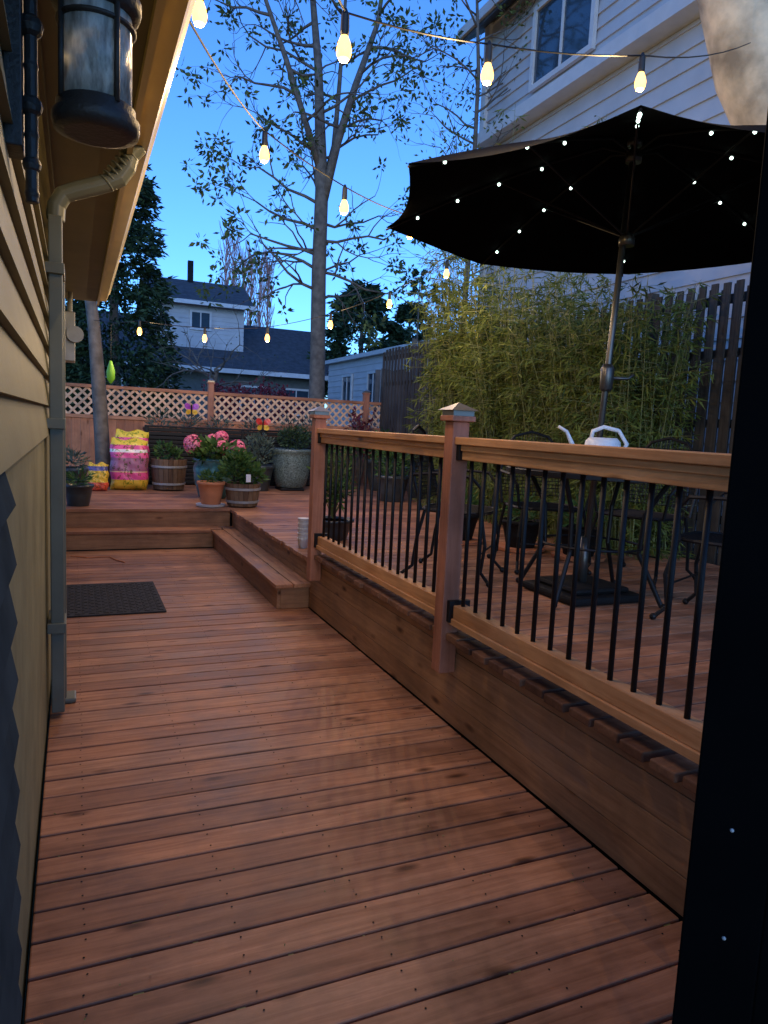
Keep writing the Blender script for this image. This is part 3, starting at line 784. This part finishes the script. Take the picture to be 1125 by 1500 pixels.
# ------------------------------------------------------------ umbrella
e=E('patio_umbrella'); C=Vector((3.31,3.82)); Ru=1.655; zr=2.98; za=3.475
base=Vector((3.28,3.95,ZU)); apex=Vector((C.x,C.y,za))
u=Vector((-.6495,-.7603)); l=Vector((-.7603,.6495))
def rib(k,t,drop=0):
    a=math.pi*2*k/8; d2=u*math.cos(a)+l*math.sin(a)
    r=Ru*t; z=za-(za-zr)*(t**1.35)
    return Vector((C.x+d2.x*r,C.y+d2.y*r,z-drop))
cv=MB(); n=10; m_=8
for k in range(8):
    o=len(cv.v)
    for i in range(n+1):
        t=max(i/n,.01)
        A1=rib(k,t);B1=rib(k+1,t)
        for j in range(m_+1):
            s=j/m_; p=A1.lerp(B1,s); q=4*s*(1-s)
            p.z-=.035*q*t; cen=Vector((C.x,C.y,p.z)); 
            p=p+(cen-p)*.045*q*t*t
            cv.v.append(tuple(p))
    for i in range(n):
        for j in range(m_):
            a=o+i*(m_+1)+j; cv.f.append((a,a+1,a+m_+2,a+m_+1))
cv.obj('canopy','fabric',e,smooth=True)
mb=MB(); ld=MB()
hub=apex-Vector((0,0,.10)); run=Vector((C.x,C.y,za-.62))
for k in range(8):
    mb.tube([hub]+[rib(k,t,.018) for t in (.12,.3,.5,.7,.85,1)],.007,6)
    mb.tube([run,rib(k,.52,.02)],.006,6)
    for t in (.35,.52,.69,.86): ld.ball(rib(k,t,.036),.0105,8)
mb.obj('ribs_and_struts','black',e); ld.obj('led_lights','led',e,smooth=True)
mb=MB(); mb.tube([base+Vector((0,0,.1)),base.lerp(apex,.5),apex+Vector((0,0,.02))],.021,16)
mb.obj('pole','pole',e,smooth=True)
mb=MB(); mb.lathe(C.x,C.y,[(.05,-.05),(.05,0),(.03,.03)],16,run.z); mb.lathe(C.x,C.y,[(.045,-.03),(.05,.0),(.02,.05),(.008,.09)],16,za-.02); mb.lathe(C.x,C.y,[(.05,-.05),(.05,.02)],16,hub.z)
cr=base.lerp(apex,.50); mb.lathe(cr.x,cr.y,[(.03,-.09),(.042,-.07),(.046,.06),(.03,.09)],16,cr.z); 
mb.tube([cr,cr+Vector((.10,-.05,0)),cr+Vector((.13,-.06,.0)),cr+Vector((.16,-.075,.03))],[.012,.012,.008,.012],8)
mb.tube([base+Vector((0,0,.08)),base+Vector((0,0,.42))],.032,14)
mb.obj('hub_and_crank','pole',e,smooth=True)
mb=MB(); mb.box(base.x-.30,base.x+.30,base.y-.30,base.y+.30,ZU+.003,ZU+.06); mb.box(base.x-.23,base.x+.23,base.y-.23,base.y+.23,ZU+.06,ZU+.10); mb.obj('weighted_base','blackm',e,bevel=.02)
# ------------------------------------------------------------ table & chairs
TZ=1.31; T=Vector((3.30,3.92))
e=E('patio_table'); mb=MB()
mb.lathe(T.x,T.y,[(.60,-.02),(.615,-.015),(.615,.012),(.60,.018),(.585,.01),(.585,-.01)],40,TZ)
for i in range(-13,14):
    xx=i*.043; yy=math.sqrt(max(0,.59**2-xx**2))
    mb.box(T.x+xx-.009,T.x+xx+.009,T.y-yy,T.y-.035 if abs(xx)<.03 else T.y+yy,TZ-.004,TZ+.004)
for k in range(4):
    a=.5+k*math.pi/2; c,s=math.cos(a),math.sin(a)
    mb.tube([(T.x+.5*c,T.y+.5*s,TZ-.02),(T.x+.36*c,T.y+.36*s,TZ-.25),(T.x+.34*c,T.y+.34*s,ZU+.35),(T.x+.52*c,T.y+.52*s,ZU+.02)],.016,8)
    mb.ball((T.x+.53*c,T.y+.53*s,ZU+.025),.022,8)
mb.tube([(T.x+.35*math.cos(t),T.y+.35*math.sin(t),ZU+.38) for t in [i*2*math.pi/24 for i in range(25)]],.009,6)
mb.obj('metal_table','black',e)
def chair(x,y,ang,s=1.18):
    e=E('patio_chair'); mb=MB(); mt=Matrix.Translation((x,y,ZU))@Matrix.Rotation(ang,4,'Z')@Matrix.Scale(s,4)
    def P(a,b,c): return mt@Vector((a,b,c))
    ring=[P(.24*math.copysign(abs(math.cos(t))**.6,math.cos(t)),.22*math.copysign(abs(math.sin(t))**.6,math.sin(t)),.44) for t in [i*2*math.pi/24 for i in range(25)]]
    mb.tube(ring,.013,6)
    for i in range(-14,15): mb.tube([P(i*.016,-.215,.44),P(i*.016,.215,.44)],.0034,4)
    for i in range(-13,14): mb.tube([P(-.235,i*.0155,.441),P(.235,i*.0155,.441)],.0034,4)
    back=[P(-.24,-.2,.44),P(-.25,-.25,.62),P(-.22,-.29,.82),P(-.13,-.31,.93),P(0,-.315,.965),P(.13,-.31,.93),P(.22,-.29,.82),P(.25,-.25,.62),P(.24,-.2,.44)]
    mb.tube(back,.013,7)
    for i in range(-8,9):
        xx=i*.026; zt=.955-.12*(abs(xx)/.22)**2.2
        mb.tube([P(xx,-.22,.5),P(xx,-.31,zt)],.0034,4)
    for j in range(16): 
        z=.5+j*.026; mb.tube([P(-.235,-.22-.2*(z-.5),z),P(.235,-.22-.2*(z-.5),z)],.0034,4)
    for sx in (-1,1):
        mb.tube([P(sx*.25,-.26,.66),P(sx*.30,-.1,.68),P(sx*.30,.12,.67),P(sx*.27,.18,.6),P(sx*.24,.17,.44)],.013,6)
        mb.tube([P(sx*.22,.18,.44),P(sx*.25,.22,.25),P(sx*.24,.2,.08),P(sx*.26,.26,.015)],.014,6)
        mb.tube([P(sx*.22,-.18,.44),P(sx*.24,-.22,.25),P(sx*.24,-.24,.08),P(sx*.27,-.32,.015)],.014,6)
        mb.ball(P(sx*.26,.26,.018),.022,8); mb.ball(P(sx*.27,-.32,.018),.022,8)
    mb.tube([P(-.24,.2,.2),P(.24,.2,.2)],.007,5)
    mb.obj('metal_chair','black',e)
chair(3.72,3.15,.45); chair(2.72,4.75,-2.3); chair(4.15,4.35,1.9); chair(3.6,4.9,2.9)
e=E('watering_can'); W=Vector((3.20,3.76,TZ+.02))
dd=Vector((-.9172,.3954,0)).normalized()
mb=MB(); mb.lathe(W.x,W.y,[(.12,0),(.128,.01),(.125,.12),(.112,.2),(.09,.225),(.085,.225),(.09,.2)],24,W.z); 
sp=[W+dd*.11+Vector((0,0,.05)),W+dd*.17+Vector((0,0,.10)),W+dd*.205+Vector((0,0,.18)),W+dd*.245+Vector((0,0,.255)),W+dd*.30+Vector((0,0,.285))]
mb.tube(sp,[.028,.022,.016,.012,.010],10)
hd=[W+dd*.08+Vector((0,0,.20)),W+dd*.07+Vector((0,0,.265)),W-dd*.0+Vector((0,0,.295)),W-dd*.10+Vector((0,0,.275)),W-dd*.16+Vector((0,0,.19)),W-dd*.12+Vector((0,0,.08))]
mb.tube(hd,.014,10); mb.obj('can_body','plastic',e,smooth=True)

# ------------------------------------------------------------ sky, sun
w=bpy.data.worlds.new('World'); scene.world=w; w.use_nodes=True; nt=w.node_tree
bg=nt.nodes['Background']; sky=nt.nodes.new('ShaderNodeTexSky'); sky.sky_type='NISHITA'; sky.sun_disc=False
sky.sun_elevation=math.radians(18); az=math.radians(200); sky.sun_rotation=az
sky.air_density=1.0; sky.dust_density=.4; sky.ozone_density=3.0
mx=nt.nodes.new('ShaderNodeMixRGB'); mx.blend_type='MULTIPLY'; mx.inputs[0].default_value=1; mx.inputs[2].default_value=(.29,.56,1.0,1)
nt.links.new(sky.outputs[0],mx.inputs[1]); nt.links.new(mx.outputs[0],bg.inputs[0]); bg.inputs[1].default_value=.32
sl=bpy.data.lights.new('sun','SUN'); sl.energy=.28; sl.angle=math.radians(25); sl.color=(1,.84,.68)
so=bpy.data.objects.new('sun',sl); COL.objects.link(so)
el=math.radians(18); sd=Vector((math.sin(az)*math.cos(el),math.cos(az)*math.cos(el),math.sin(el)))
so.rotation_euler=sd.to_track_quat('Z','Y').to_euler()

# ------------------------------------------------------------ camera
cd=bpy.data.cameras.new('camera'); cam=bpy.data.objects.new('camera',cd); COL.objects.link(cam)
cd.sensor_fit='VERTICAL'; cd.sensor_height=36; cd.lens=24.96; cd.clip_start=.02; cd.clip_end=2000
r_=Vector((.9172,-.3954,.0477)); b_=Vector((-.3983,-.9097,.1175)); r_.normalize(); b_=(b_-r_*b_.dot(r_)).normalized(); u_=b_.cross(r_)
mw=Matrix(((r_.x,u_.x,b_.x,0),(r_.y,u_.y,b_.y,0),(r_.z,u_.z,b_.z,1.55),(0,0,0,1)))
cam.matrix_world=mw
scene.camera=cam
